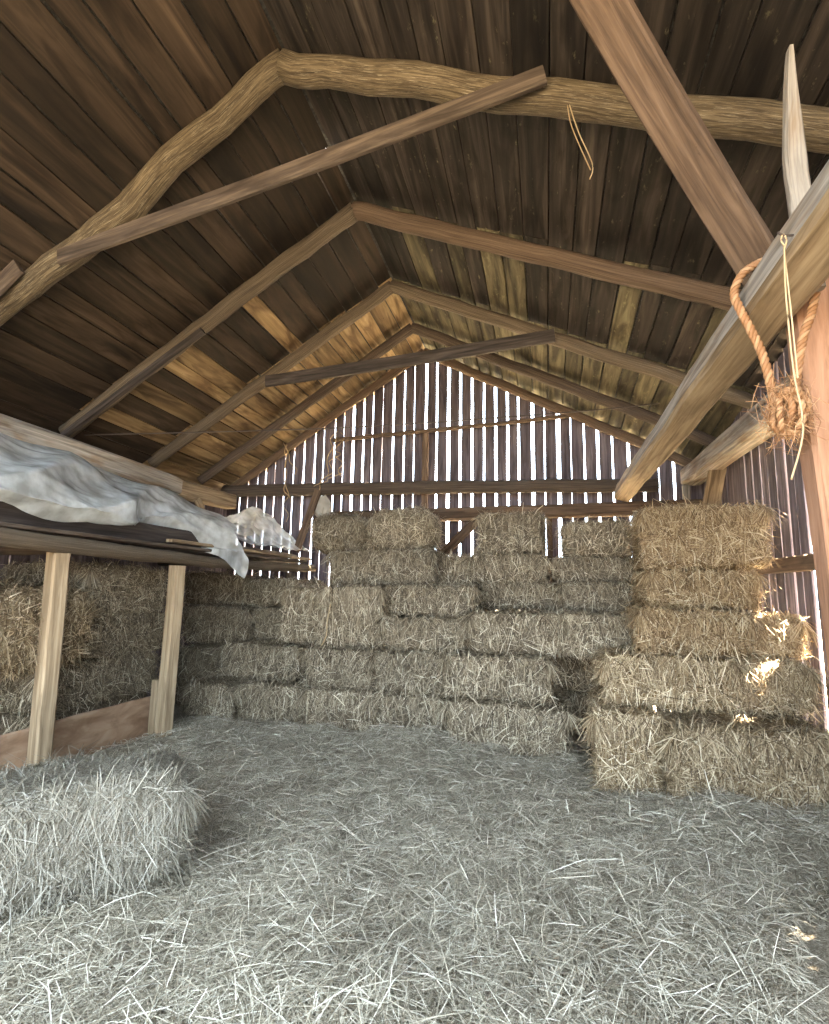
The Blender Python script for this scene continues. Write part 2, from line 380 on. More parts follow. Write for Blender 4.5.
# soffit added to close the left eave against leaking daylight
mb = MB(); mb.sweep([(-4.74, -1.0, 2.49), (-4.74, 3.0, 2.49), (-4.74, 6.9, 2.49)], rect(.58, .02, .003), up=(.05, 0, 1))
o = mb.build('trim_1', M['slat']); o['kind'] = 'structure'
# unseen front wall behind the camera, sized to control the daylight: boards left and right of a wide doorway and above it
mb = MB(); x = -4.5
while x < 1.9:
    z0 = 3.65 if -4.3 < x < 1.7 else -0.3
    mb.sweep([(x + .09, -1.0, z0), (x + .09, -1.0, bz(x + .09, -1.0))], rect(.181, .022, .003), up=(0, 1, 0)); x += .185
o = mb.build('wall_front', M['slat']); o['kind'] = 'structure'

def grid_obj(name, xs, ys, hf, mat, kind):
    X, Y = np.meshgrid(xs, ys); Z = hf(X, Y)
    V = np.stack([X, Y, Z], -1).reshape(-1, 3); nx = len(xs)
    i = (np.arange(len(ys) - 1)[:, None] * nx + np.arange(nx - 1)[None, :]).ravel()[:, None]
    F = i + np.array([[0, 1, nx + 1, nx]])
    o = link(name, np_mesh(name, V, F, mat, True)); o['kind'] = kind; return o
grid_obj('floor', np.linspace(-4.5, 1.9, 12), np.linspace(-1.0, 6.8, 12), lambda X, Y: X * 0 - 0.10, M['soil'], 'structure')
grid_obj('ground_front', np.linspace(-70, 70, 8), np.linspace(-70, 2.5, 6), lambda X, Y: X * 0 - 0.32, M['meadow'], 'structure')  # unseen ground, kept dark so the near ceiling gets little bounce
grid_obj('ground_back', np.linspace(-70, 70, 8), np.linspace(2.5, 70, 6), lambda X, Y: X * 0 - 0.32, M['bounce_ground'], 'structure')  # unseen ground, made pale to bounce sunlight up to the far ceiling

# ------------------------------------------------------------------ rafters
RAFTER_NAMES = ['nearest the camera', 'second from the camera', 'third from the camera', 'fourth from the camera', 'against the slatted gable wall']
RY = [2.62, 3.90, 5.05, 5.94, 6.60]
RR = [0.086, 0.073, 0.066, 0.062, 0.058]
g = 'log rafters under the roof boards'
lab_l = ['thick bent bark-flecked log rafter on the left slope, nearest the camera',
         'straight brown log rafter with a strip nailed under it, second on the left slope',
         'left slope log rafter carrying the left end of the dark level tie board',
         'left log rafter between the tie-board rafter and the gable rafter',
         'left slope log rafter lying along the slatted gable wall']
lab_r = ['thick mottled pale-barked log rafter on the right slope, nearest the camera',
         'reddish bare log rafter on the right slope running behind the long slanting beam',
         'right slope log rafter carrying the right end of the dark level tie board',
         'right log rafter between the tie-board rafter and the gable rafter',
         'right slope log rafter lying along the slatted gable wall']
for i, Y in enumerate(RY):
    zr = ridge_z(Y); r = RR[i]
    if i == 0: pl = [(RX, Y, zr + .02), (-2.0, Y, 4.27), (-2.5, Y, 3.90), (-2.85, Y, 3.60), (-3.2, Y, 3.40), (-4.40, Y, 2.70)]
    else: pl = [(RX, Y, zr), (-3.0, Y, rz(-3.0, Y) + random.uniform(-.02, .02)), (-4.42, Y, rz(-4.42, Y))]
    mat = [M['log_bark'], M['log'], M['log'], M['log_dark'], M['log_red']][i]
    tag(log_mb(pl, r, r * .95, i + 1, wander=.03 if i == 0 else .014).build('log_rafter', mat), lab_l[i], 'rafter', g)
    pr_ = [(RX, Y, zr), (0.0, Y, rz(0, Y) + random.uniform(-.02, .02)), (1.9, Y, rz(1.9, Y))]
    mat = [M['log_bark'], M['log_red'], M['log'], M['log_dark'], M['log_red']][i]
    tag(log_mb(pr_, r * 1.02, r * .98, i + 11, wander=.022).build('log_rafter', mat), lab_r[i], 'rafter', g)

# tie boards nailed across rafter pairs
tag(plank_mb([(-3.05, 2.50, 3.35), (-1.4, 2.50, 3.66), (0.04, 2.50, 3.945)], 0.035, 0.115, n=14, seed=3, taper=lambda t: 1).build('tie_board', M['log_dark']),
    'long slanting tie board across the nearest pair of log rafters', 'board')
tag(plank_mb([(-2.95, 4.95, 3.475), (-1.4, 4.95, 3.57), (0.12, 4.95, 3.69)], 0.04, 0.13, n=14, seed=5).build('tie_board', M['dark']),
    'dark level tie board crossing just below the gable peak', 'board')
tag(plank_mb([(-4.40, 3.84, rz(-4.40, 3.84) - .085), (-2.95, 3.84, rz(-2.95, 3.84) - .10)], 0.06, 0.05, seed=6).build('rafter_strip', M['dark']),
    'dark strip nailed under the second left rafter', 'strip')
tag(plank_mb([(-4.0, 2.50, 2.84), (-3.38, 2.50, 3.33)], 0.04, 0.12, seed=8).build('rafter_block', M['log_dark']),
    'short board scabbed onto the low end of the nearest left rafter', 'board')

# gable framing
tag(log_mb([(-4.42, 6.50, 2.575), (-1.5, 6.5, 2.545), (1.28, 6.50, 2.49)], 0.088, 0.08, 31, wander=.015).build('log_girt', M['log_dark']),
    'dark round log girt across the gable, upper of the two level beams', 'beam')
mb = plank_mb([(-3.0, 6.52, 2.165), (-0.5, 6.52, 2.20), (1.78, 6.52, 2.235)], 0.15, 0.16, n=20, seed=9, bev=.03)
tag(mb.build('timber_girt', M['brown']), 'squared brown timber girt just above the hay stack, lower of the two level beams', 'beam')
tag(log_mb([(-2.83, 6.60, 3.27), (-1.2, 6.6, 3.345), (0.47, 6.60, 3.43)], 0.03, 0.026, 33, n=18, k=10).build('thin_pole', M['log_red']),
    'thin reddish pole nailed across the upper gable slats', 'pole')
tag(plank_mb([(-1.535, 6.66, -0.1), (-1.535, 6.66, 3.32)], 0.075, 0.06, up=(0, 1, 0), seed=10).build('gable_stud', M['log_red']),
    'upright reddish stud in the middle of the gable wall', 'stud')
tag(plank_mb([(0.05, 6.66, -0.1), (0.05, 6.66, 2.15)], 0.07, 0.06, up=(0, 1, 0), seed=12).build('gable_stud', M['log_red']),
    'reddish stud seen in the bright gap between the two dark hay columns', 'stud')
tag(plank_mb([(-1.40, 6.60, 1.56), (-0.80, 6.60, 2.17)], 0.12, 0.035, up=(0, 1, 0), seed=13).build('diagonal_brace', M['brown']),
    'diagonal brace board in the bright opening left of the dark centre hay column', 'brace')

# wall plates
tag(plank_mb([(-4.25, -0.9, 2.47), (-4.25, 2.5, 2.475), (-4.22, 5.22, 2.39)], 0.20, 0.205, n=20, seed=14, bev=.03).build('wall_plate', M['grey']),
    'grey timber plate under the left eave behind the plastic sheet', 'beam')
tag(plank_mb([(-4.24, 5.24, 2.375), (-4.26, 6.42, 2.40)], 0.19, 0.2, n=12, seed=15, bev=.02).build('wall_plate', M['pale']),
    'pale cut timber plate continuing the left eave to the gable corner', 'beam')
tag(plank_mb([(-4.16, 5.55, 2.30), (-4.18, 5.95, 1.9)], 0.09, 0.05, up=(1, 0, 0), seed=16).build('knee_brace', M['pale']),
    'short pale brace below the left plate beside the small plastic sheet', 'brace')
tag(plank_mb([(1.67, 1.2, 2.60), (1.67, 4.0, 2.60), (1.67, 6.62, 2.605)], 0.23, 0.21, n=22, seed=17, bev=.03, warp=.012).build('wall_plate', M['grey']),
    'weathered grey timber plate along the right wall with cracked face', 'beam')
tag(plank_mb([(1.71, 5.80, 2.52), (1.71, 6.34, 1.90)], 0.05, 0.16, up=(1, 0, 0), seed=18).build('knee_brace', M['pale']),
    'pale brace board under the right plate behind the top golden bale', 'brace')
tag(plank_mb([(1.60, 6.60, 2.2), (1.60, 6.60, 2.50)], 0.08, 0.06, up=(0, 1, 0), seed=19).build('plate_block', M['grey']),
    'small upright block under the far end of the right plate', 'block')
tag(plank_mb([(1.78, 1.2, 1.47), (1.78, 4.0, 1.48), (1.78, 6.66, 1.49)], 0.05, 0.115, seed=20).build('wall_girt', M['brown']),
    'level brown board nailed along the right slat wall', 'board')

# long loose beam on the right, resting on the gable girt and nailed to the near post
mb = plank_mb([(0.90, 0.55, 2.43), (0.895, 3.0, 2.43), (0.89, 6.45, 2.405)], 0.185, 0.185, up=(.24, 0, .97), n=30, seed=21, bev=.022, warp=.014, jit=.003)
mb.mi = [1 if (i < 29 * 8 and i % 8 in (6, 7, 0)) else 0 for i in range(len(mb.mi))]
tag(mb.build('long_beam', [M['grey'], M['pale']]), 'long pale hewn beam slanting across the upper right with a rope hung on it', 'beam')
mb = plank_mb([(1.135, 2.30, -0.1), (1.09, 2.30, 1.4), (1.06, 2.30, 2.66)], 0.17, 0.13, up=(0, 1, 0), n=16, seed=22, bev=.015, warp=.01)
tag(mb.build('post', M['orange']), 'reddish sawn post at the right edge beside the rope', 'post')
mb = plank_mb([(0.985, 2.12, 2.38), (0.965, 2.12, 2.9), (0.985, 2.12, 3.42)], 0.075, 0.04, up=(0, 1, 0), n=14, seed=23,
              taper=lambda t: 1 if t < .55 else 1 - (t - .55) / .45 * .8)
tag(mb.build('splintered_strut', M['grey']), 'upright splintered grey strut rising from the long beam to the roof', 'strut')
mb = plank_mb([(0.985, 2.36, 2.45), (0.55, 2.03, 3.02), (0.08, 1.68, 3.68)], 0.05, 0.165, up=(.55, -.75, 0.1), n=14, seed=24, bev=.008)
tag(mb.build('brace_plank', M['brown']), 'broad brown brace plank slanting from the roof down to the long beam', 'plank')

# ------------------------------------------------------------------ hay loft on the left
g = 'posts under the hay loft'
tag(plank_mb([(-3.22, 2.93, -0.1), (-3.17, 2.87, 0.75), (-3.13, 2.82, 1.445)], 0.125, 0.105, up=(.35, 1, 0), n=12, seed=25, bev=.012).build('loft_post', M['pale']),
    'pale squared loft post nearest the camera, leaning, with dark knots', 'post', g)
tag(plank_mb([(-3.12, 3.97, -0.1), (-3.08, 3.93, 1.41)], 0.115, 0.105, up=(.35, 1, 0), n=12, seed=26, bev=.012).build('loft_post', M['pale']),
    'second pale squared loft post with a short stake at its foot', 'post', g)
tag(plank_mb([(-3.07, 5.99, -0.1), (-3.07, 5.99, 1.42)], 0.09, 0.09, up=(.35, 1, 0), n=10, seed=27, bev=.012).build('loft_post', M['log_dark']),
    'thin dark loft post near the far end of the loft pole', 'post', g)
tag(plank_mb([(-3.235, 3.99, -0.1), (-3.22, 3.96, 0.45)], 0.06, 0.06, up=(0, 1, 0), n=8, seed=28).build('stake', M['pale']),
    'short pale stake standing against the second loft post', 'stake')
tag(log_mb([(-3.09, 0.4, 1.56), (-3.09, 2.4, 1.505), (-3.09, 3.9, 1.475), (-3.09, 4.9, 1.465), (-3.07, 6.86 - .2, 1.50)], 0.058, 0.05, 41, n=34).build('loft_pole', M['log']),
    'round peeled pole along the front edge of the hay loft', 'pole')
dl = ['innermost against the left wall', 'second from the left wall', 'third from the left wall', 'fourth from the left wall', 'fifth from the left wall', 'second from the front pole', 'lying just behind the front pole']
for i in range(7):
    x = -4.28 + i * 0.186
    tag(plank_mb([(x, 0.5, 1.60), (x, 3.5, 1.575), (x + .01 * (i - 3), 6.4 + .06 * (i % 3), 1.575)], 0.17, 0.028, n=14, seed=50 + i, warp=.01).build('loft_board', M['brown'] if i % 2 else M['log_dark']),
        'long loft floor board, ' + dl[i], 'board', 'boards of the loft floor')
for i, (yy, ll) in enumerate(((1.95, 'nearest the camera'), (3.45, 'between the two pale loft posts'), (5.35, 'in front of the thin far loft post'))):
    tag(log_mb([(-4.44, yy, 1.512), (-3.17, yy + .03, 1.512)], .046, .042, 60 + i, n=10, wander=.004).build('loft_joist', M['log_dark']),
        'round log joist under the loft boards, ' + ll, 'joist', 'joists under the loft')
for i, (x, z, e, m) in enumerate(((-3.12, 1.625, 6.55, 'pale'), (-3.22, 1.66, 6.35, 'grey'), (-3.33, 1.64, 6.2, 'pale'))):
    tag(plank_mb([(x - .05, 3.9 + .2 * i, z), (x - .03, 5.2, z), (x + .02, e, z - .01)], 0.07, 0.03, n=12, seed=70 + i, warp=.014).build('loose_batten', M[m]),
        ['pale thin batten poking out at the loft edge under the small sheet', 'grey thin batten lying beside the pale edge batten on the loft',
         'pale thin batten lying deepest under the small plastic sheet'][i], 'batten', 'loose battens on the loft edge')
tag(plank_mb([(-3.29, 2.45, 0.10), (-3.30, 3.2, 0.105), (-3.31, 4.02, 0.10)], 0.03, 0.40, n=12, seed=80, warp=.01).build('bare_board', M['panel']),
    'bare brown board on edge below the hay between the loft posts', 'board')

tag(plank_mb([(-3.20, 0.5, 1.665), (-3.21, 3.0, 1.645), (-3.20, 4.5, 1.64)], 0.03, 0.20, n=14, seed=82, warp=.012).build('shade_board', M['dark']),  # added board: dark timber fills the shaded band behind the pole
    'added dark board in place of the shaded deck underside, behind the loft pole', 'board')
# ------------------------------------------------------------------ plastic sheets
def sheet(name, nu, nv, fn, label):
    V = np.array([fn(i / (nu - 1), j / (nv - 1)) for j in range(nv) for i in range(nu)])
    i = (np.arange(nv - 1)[:, None] * nu + np.arange(nu - 1)[None, :]).ravel()[:, None]
    F = i + np.array([[0, 1, nu + 1, nu]])
    o = link(name, np_mesh(name, V, F, M['plastic'], True)); tag(o, label, 'plastic sheet', 'plastic sheets over the loft'); return o
def crease(a, b, s=1.0):
    v = Vector((a, b, s * 3.1)); t = 0
    for f, w in ((1.3, .5), (2.9, .3), (6.1, .16), (13, .06)):
        t += w * (1 - 2 * abs(noise.noise(v * f)))
    return t
def ridge(p):
    return 1 - 2 * abs(noise.noise(p))
def sheet_a(u, v):                      # u along the loft, v from the plate over the rounded lip
    Y = 1.0 + 3.8 * u
    e = max(0.0, min(1.0, (u - .60) / .12)); e = e * e * (3 - 2 * e)            # the near swath ends in a bulge
    tl = max(0.0, (u - .78) / .22) ** 1.4        # the tail hanging over the pole
    k = [(-4.12, 2.33), (-3.75, 2.23), (-3.40, 2.04), (-3.13, 1.81), (-3.06, 1.66), (-3.14, 1.60)]
    k2 = [(-4.12, 2.31), (-3.85, 2.20), (-3.55, 2.02), (-3.36, 1.86), (-3.27, 1.74), (-3.34, 1.645)]
    k3 = [(-3.95, 2.12), (-3.62, 2.03), (-3.28, 1.88), (-3.06, 1.70), (-2.99, 1.52), (-2.975, 1.30)]
    t = v * 4.999; i = int(t); fr = t - i
    def at(K): return Vector((K[i][0] + (K[i + 1][0] - K[i][0]) * fr, 0, K[i][1] + (K[i + 1][1] - K[i][1]) * fr))
    p = at(k).lerp(at(k2), e).lerp(at(k3), tl)
    q = Vector((Y * 0.55 + v * .5, v * 1.5 + Y * .32, 3.3)); q2 = Vector((Y * .9 - v * .4, v * 2.6 - Y * .55, 1.7))
    d = .085 * ridge(q * 1.2) + .040 * ridge(q * 2.9 + Vector((4, 1, 0))) + .022 * ridge(q2 * 2.1) + .007 * ridge(q2 * 5.3)
    d *= min(1, v * 3 + .15) * (1 - .55 * tl * v)
    X = p.x + d * .55; Z = p.z + d * .8
    if tl < .35: Z = max(Z, 1.58)
    else: X = max(X, -3.00) if Z < 1.60 else X
    if tl > 0 and v > .55: Y += tl * .10 * math.sin(v * 9) - tl * .12 * (v - .55)
    return (X, Y, Z)
sheet('plastic_sheet', 230, 90, sheet_a, 'long grey plastic sheet heaped along the loft, with a tail hanging over the pole')
def sheet_b(u, v):
    Y = 4.95 + 1.62 * u
    X = -4.0 + 0.97 * v + .05 * math.sin(u * 7) * v
    Z = 1.65 + .06 * (1 - v) + .46 * math.exp(-((u - .76) / .34) ** 2 - ((v - .30) / .42) ** 2) + .16 * (1 - u) * (1 - v)
    q = Vector((Y * 1.1 + v * .8, v * 1.5 - Y * .4, 8.1))
    d = (.07 * ridge(q * 1.5) + .05 * ridge(q * 3.1) + .02 * ridge(q * 7) + .006 * ridge(q * 15)) * (1 - .6 * v)
    return (X + .4 * d, Y, max(Z + d, 1.655 - .02 * v))
sheet('plastic_sheet', 120, 70, sheet_b, 'smaller crumpled white plastic sheet on the far end of the loft')

# ------------------------------------------------------------------ hay bales
def lump_fn(seed, amp):
    r = np.random.default_rng(seed); K = r.normal(0, 1, (9, 3)) * np.array([[5, 5, 5]]) * r.uniform(.6, 2.2, (9, 1)); ph = r.uniform(0, 6.28, 9); a = r.uniform(.4, 1, 9)
    return lambda P: amp * (np.sin(P @ K.T + ph) * a).sum(1) / 3
def bale_surface(p, dims, r, lump, sag):
    """p in [-1,1]^3 cube surface -> rounded lumpy bale surface + outward normal"""
    h = np.array(dims) / 2; r = min(r, h.min() * .98)
    q = p * h; inn = h - r
    c = np.clip(q, -inn, inn); d = q - c
    ln = np.linalg.norm(d, axis=1, keepdims=True); n = d / (ln + 1e-9)
    s = c + n * r
    s = s + n * lump(s)[:, None]
    s[:, 2] -= sag * (1 - (q[:, 0] / h[0]) ** 2 * .0) * 0
    return s, n
BALE_N = 1.5
def bale(name, x0, x1, yf, d, z0, z1, label, group=None, rot=0.0, n=2600, gold=False, r=0.05, lump=0.020, hang=0.0, seed=None, cat='hay bale', mats=None, wscale=1.0, face_mix=None, centre=None):
    if not centre: x0 -= .012; x1 += .012; z1 += .006
    w = x1 - x0; h = z1 - z0; seed = seed or random.randrange(10 ** 6)
    rng = np.random.default_rng(seed); lf = lump_fn(seed, lump)
    dims = (w, d, h); n = int(n * BALE_N)
    # core: a subdivided box
    nx, ny, nz = max(5, int(w / .045)), max(5, int(d / .06)), max(4, int(h / .045))
    V = []; F = []; idx = {}
    def vid(i, j, k):
        key = (i, j, k)
        if key not in idx:
            idx[key] = len(V); V.append((2 * i / nx - 1, 2 * j / ny - 1, 2 * k / nz - 1))
        return idx[key]
    for i in range(nx):
        for j in range(ny):
            F.append((vid(i, j, 0), vid(i, j + 1, 0), vid(i + 1, j + 1, 0), vid(i + 1, j, 0)))
            F.append((vid(i, j, nz), vid(i + 1, j, nz), vid(i + 1, j + 1, nz), vid(i, j + 1, nz)))
    for i in range(nx):
        for k in range(nz):
            F.append((vid(i, 0, k), vid(i + 1, 0, k), vid(i + 1, 0, k + 1), vid(i, 0, k + 1)))
            F.append((vid(i, ny, k), vid(i, ny, k + 1), vid(i + 1, ny, k + 1), vid(i + 1, ny, k)))
    for j in range(ny):
        for k in range(nz):
            F.append((vid(0, j, k), vid(0, j, k + 1), vid(0, j + 1, k + 1), vid(0, j + 1, k)))
            F.append((vid(nx, j, k), vid(nx, j + 1, k), vid(nx, j + 1, k + 1), vid(nx, j, k + 1)))
    p = np.array(V); hh = np.array(dims) / 2
    s, nn = bale_surface(p, tuple(x - .024 for x in dims), r, lf, 0)
    s += rng.normal(0, .0035, s.shape)
    o = link(name, np_mesh(name, s, np.array(F), M[mats[0]] if mats else M['core_gold'] if gold else M['core'], True))
    tag(o, label, cat, group)
    # stalks lying on and sticking out of the bale
    fw = face_mix or (1.0 * w * d, 1.7 * w * h, .25 * w * h, .9 * d * h, .9 * d * h)     # top, front, back, left, right
    fw = np.array(fw) / sum(fw); f = rng.choice(5, n, p=fw)
    P = rng.uniform(-1, 1, (n, 3))
    P[f == 0, 2] = 1; P[f == 1, 1] = -1; P[f == 2, 1] = 1; P[f == 3, 0] = -1; P[f == 4, 0] = 1
    S, Nn = bale_surface(P, tuple(x - .02 for x in dims), r, lf, 0)
    bad = np.linalg.norm(Nn, axis=1) < .5
    for ax, sg, ff in ((2, 1, 0), (1, -1, 1), (1, 1, 2), (0, -1, 3), (0, 1, 4)):
        mk = bad & (f == ff); Nn[mk] = 0; Nn[mk, ax] = sg
    R = rng.normal(0, 1, (n, 3))
    vert = rng.random(n) < .35
    R[vert & (f > 0), 2] *= 3.0
    T = R - Nn * (R * Nn).sum(1, keepdims=True); T /= np.linalg.norm(T, axis=1, keepdims=True) + 1e-9
    out = np.abs(rng.normal(0.0, .22, n)); wild = rng.random(n) < .10; out[wild] += rng.uniform(.2, .8, wild.sum())
    D = T + Nn * out[:, None]; D /= np.linalg.norm(D, axis=1, keepdims=True)
    L = rng.uniform(.05, .17, n) * (1 + .3 * wild)
    L = np.minimum(L, h * .5)
    ed = np.zeros(n, bool); ed[: n // 9] = True                                  # wisps draped over the upper edges
    ef = rng.random(n) < .7
    P2 = P.copy(); P2[:, 2] = rng.uniform(.86, 1.0, n); P2[ef, 1] = -1; P2[~ef, 0] = np.where(rng.random((~ef).sum()) < .5, -1, 1)
    S2, N2 = bale_surface(P2, tuple(x - .02 for x in dims), r, lf, 0)
    D2 = np.stack([rng.normal(0, .45, n), rng.normal(-.25, .3, n), rng.normal(-.8, .25, n)], 1); D2 /= np.linalg.norm(D2, axis=1, keepdims=True)
    L2 = rng.uniform(.08, .22, n)
    N2 = N2 + np.array([[0, -.3, .3]]); N2 -= D2 * (N2 * D2).sum(1, keepdims=True); N2 /= np.linalg.norm(N2, axis=1, keepdims=True) + 1e-9
    S[ed] = S2[ed] + D2[ed] * (L2[ed] * .4)[:, None] + N2[ed] * .012; Nn[ed] = N2[ed]; D[ed] = D2[ed]; L[ed] = L2[ed]; out[ed] = 0
    W = rng.uniform(.0026, .0066, n) * wscale
    S = S + Nn * rng.uniform(-.004, .012, n)[:, None] + D * (L * .25 * (out > .3))[:, None]
    bend = rng.uniform(.0, .14, n) * L
    droop = L * rng.uniform(0, .35, n) * (out > .25) + hang * L * (f == 1)
    V2, F2 = ribbons(S, D, Nn, L, W, bend, droop)
    low = V2[:, 2].reshape(-1, 6).min(1) < -h / 2 + .002                          # nothing pokes through the bale below
    V2 = V2.reshape(-1, 6, 3); V2[low, :, 2] += (-h / 2 + .002 - V2[low, :, 2].min(1))[:, None]; V2 = V2.reshape(-1, 3)
    st = link('hay_stalks', np_mesh('hay_stalks', V2, F2, M[mats[1]] if mats else M['gold'] if gold else M['straw']), o)
    st['kind'] = 'stuff'
    o.location = centre or ((x0 + x1) / 2, yf + d / 2, (z0 + z1) / 2)
    o.rotation_euler = (rng.uniform(-.012, .012), rng.uniform(-.018, .018), math.radians(rot + rng.uniform(-2.2, 2.2)))
    return o

GC, GR, GL = 'grey-green bales of the centre stack', 'golden bales stacked by the right wall', 'bales stacked under the hay loft'
B = lambda *a, **k: bale('hay_bale', *a, **k)
# centre stack, from the floor up
B(-2.06, -1.46, 4.40, .95, .0, .36, 'floor bale at the left end of the centre stack, below a bale of equal width', GC)
B(-1.45, -0.83, 4.38, .95, .0, .36, 'floor bale of the centre stack, second along, with loose hay heaped at its foot', GC)
B(-0.77, 0.14, 4.22, .90, .0, .38, 'floor bale bordering the dark gap in the centre stack, lit face', GC, n=3400)
B(-2.10, -1.47, 4.43, .95, .36, .70, 'second-layer bale at the left end of the centre stack', GC)
B(-1.46, -0.82, 4.43, .95, .36, .70, 'second-layer bale in the middle of the centre stack', GC)
B(-0.81, 0.03, 4.32, .95, .38, .72, 'second-layer long bale directly left of the dark gap', GC, n=3400)
B(0.14, 0.70, 5.10, .70, .0, .36, 'shadowed floor bale deep in the dark gap', GC, n=1500)
B(0.12, 0.70, 5.06, .70, .36, .71, 'shadowed upper bale deep in the dark gap', GC, n=1500)
B(-2.03, -1.46, 4.62, .95, .70, 1.27, 'tall shaggy bale end with hay hanging down, left of the centre stack', GC, hang=.5, n=3400, lump=.02)
B(-1.44, -0.66, 4.60, .90, .70, .99, 'third-layer bale right of the tall shaggy bale end', GC)
B(-0.65, 0.10, 4.53, .98, .71, 1.05, 'third-layer bale carrying the dark centre column', GC, n=3000)
B(0.08, 0.70, 4.57, .95, .71, 1.06, 'third-layer bale bridging over the dark gap', GC, n=3000)
B(-1.48, -0.62, 4.78, .90, .99, 1.28, 'fourth-layer bale lying just under the low saddle of the stack', GC)
B(-2.16, -1.08, 5.02, .70, 1.265, 1.62, 'long bale carrying the two rounded top bales at left', GC, n=3000)
B(-1.06, -0.73, 5.28, .60, 1.265, 1.59, 'low dark bale in the saddle below the bright brace', GC, n=1400)
B(-2.52, -1.89, 5.25, .55, 1.61, 2.05, 'rounded top bale at the left beside the leaning plank', GC, r=.2, lump=.02)
B(-1.86, -1.12, 5.22, .60, 1.61, 2.09, 'larger rounded top bale with a hump, second from the left', GC, r=.2, lump=.02)
B(-0.62, 0.12, 5.20, .80, 1.05, 1.32, 'lowest dark bale of the backlit centre column', GC, n=1800)
B(-0.73, 0.01, 5.26, .70, 1.30, 1.60, 'middle dark bale of the backlit centre column', GC, n=1800)
B(-0.66, -0.02, 5.30, .62, 1.60, 2.03, 'topmost dark bale of the backlit centre column', GC, n=1800)
B(0.12, 0.82, 5.08, .80, 1.06, 1.34, 'bale with a lit face under the two dark bales beside the golden stack', GC)
B(0.08, 0.86, 5.28, .65, 1.32, 1.57, 'thin dark bale below the topmost bale beside the golden stack', GC, n=1600)
B(0.17, 0.82, 5.34, .60, 1.57, 1.95, 'topmost dark bale directly left of the golden stack', GC, n=1800, r=.1)
# right stack
B(0.31, 0.70, 3.74, .90, .0, .475, 'end-on floor bale right of the dark gap, front corner of the golden stack', GR, mats=('core_gold', 'warm'), n=3400)
B(0.71, 1.60, 3.46, .66, .0, .47, 'big loose floor bale nearest the camera in the right stack', GR, mats=('core_gold', 'warm'), n=6500, rot=-4, r=.11, lump=.022)
B(0.385, 1.20, 3.98, .75, .46, .81, 'wide second-layer bale of the right stack above the two floor bales', GR, mats=('core_gold', 'warm'), n=3600)
B(1.22, 1.67, 3.97, .80, .46, .82, 'second-layer bale against the right slat wall, sunlit top', GR, mats=('core_gold', 'warm'), n=3000, r=.1)
B(0.66, 1.36, 4.10, .80, .81, 1.13, 'third-layer bale of the right stack under the two highest golden bales', GR, gold=True, n=3400)
B(1.37, 1.70, 4.14, .80, .82, 1.11, 'third-layer short bale tucked against the right slat wall', GR, gold=True, n=2400)
B(0.75, 1.50, 4.34, .70, 1.13, 1.43, 'bale just under the topmost golden bale', GR, gold=True, n=3000)
B(0.74, 1.60, 4.36, .62, 1.43, 1.91, 'topmost bright golden bale of the right stack', GR, gold=True, n=4600, lump=.018)
# under the loft
B(-4.25, -3.42, 3.05, 1.12, .0, .32, 'floor bale behind the bare brown board', GL, n=1200)
B(-4.25, -3.38, 3.02, 1.12, .32, .66, 'bale just above the bare brown board between the loft posts', GL, n=3400, face_mix=(.6, .5, .05, .05, 1.2))
B(-4.25, -3.42, 3.32, .92, .66, 1.0, 'third-layer bale between the loft posts, left of the second post', GL, n=3200, face_mix=(.5, .6, .05, .05, 1.2))
B(-4.25, -3.40, 3.33, .90, 1.0, 1.39, 'highest bale between the loft posts, close under the loft', GL, n=3600, face_mix=(.6, .5, .05, .05, 1.2))
B(-4.20, -3.80, 1.9, 1.05, .0, .60, 'shadowed bale low behind the nearest loft post', GL, n=1200)
B(-4.00, -3.26, 2.20, 1.08, .64, 1.22, 'shaggy pale bale jutting out behind the nearest loft post', GL, n=7000, hang=.2, r=.16, lump=.035, wscale=1.3, mats=('core', 'warm'), face_mix=(.8, .4, .05, .02, 1.6))
B(-4.24, -3.52, 5.55, .75, 1.0, 1.38, 'upper dark bale in the far corner right of the second post', GL, n=1600)
B(-3.50, -2.80, 5.60, .75, 1.0, 1.34, 'upper dark bale beside the thin far loft post', GL, n=1600)
B(-3.92, -3.12, 5.15, .90, .60, 1.0, 'mid-height bale right behind the second loft post', GL, n=2600)
B(-3.92, -3.20, 4.95, .95, .0, .60, 'low bale in the shade right behind the second loft post', GL, n=1800)
B(-3.10, -2.42, 5.25, .90, .67, 1.0, 'dark bale set back under the thin far loft post', GL, n=1600)
B(-3.18, -2.34, 4.78, .90, .34, .67, 'second-layer bale between the loft and the centre stack', GL, n=3000)
B(-3.36, -2.84, 4.48, .80, .0, .33, 'small lit floor bale right of the second loft post', GL, n=2600, r=.1)
B(-2.82, -2.12, 4.56, .90, .0, .34, 'floor bale adjoining the left end of the centre stack', GL, n=2800)
B(-2.62, -2.10, 4.92, .80, .67, 1.24, 'tall bale in shade at the left flank of the centre stack', GL, n=2400)
# the loose bale in front
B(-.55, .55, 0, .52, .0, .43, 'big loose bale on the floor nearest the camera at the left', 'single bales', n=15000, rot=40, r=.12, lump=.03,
  centre=(-2.07, 1.96, .205), wscale=.62, mats=('mat', 'dim'))

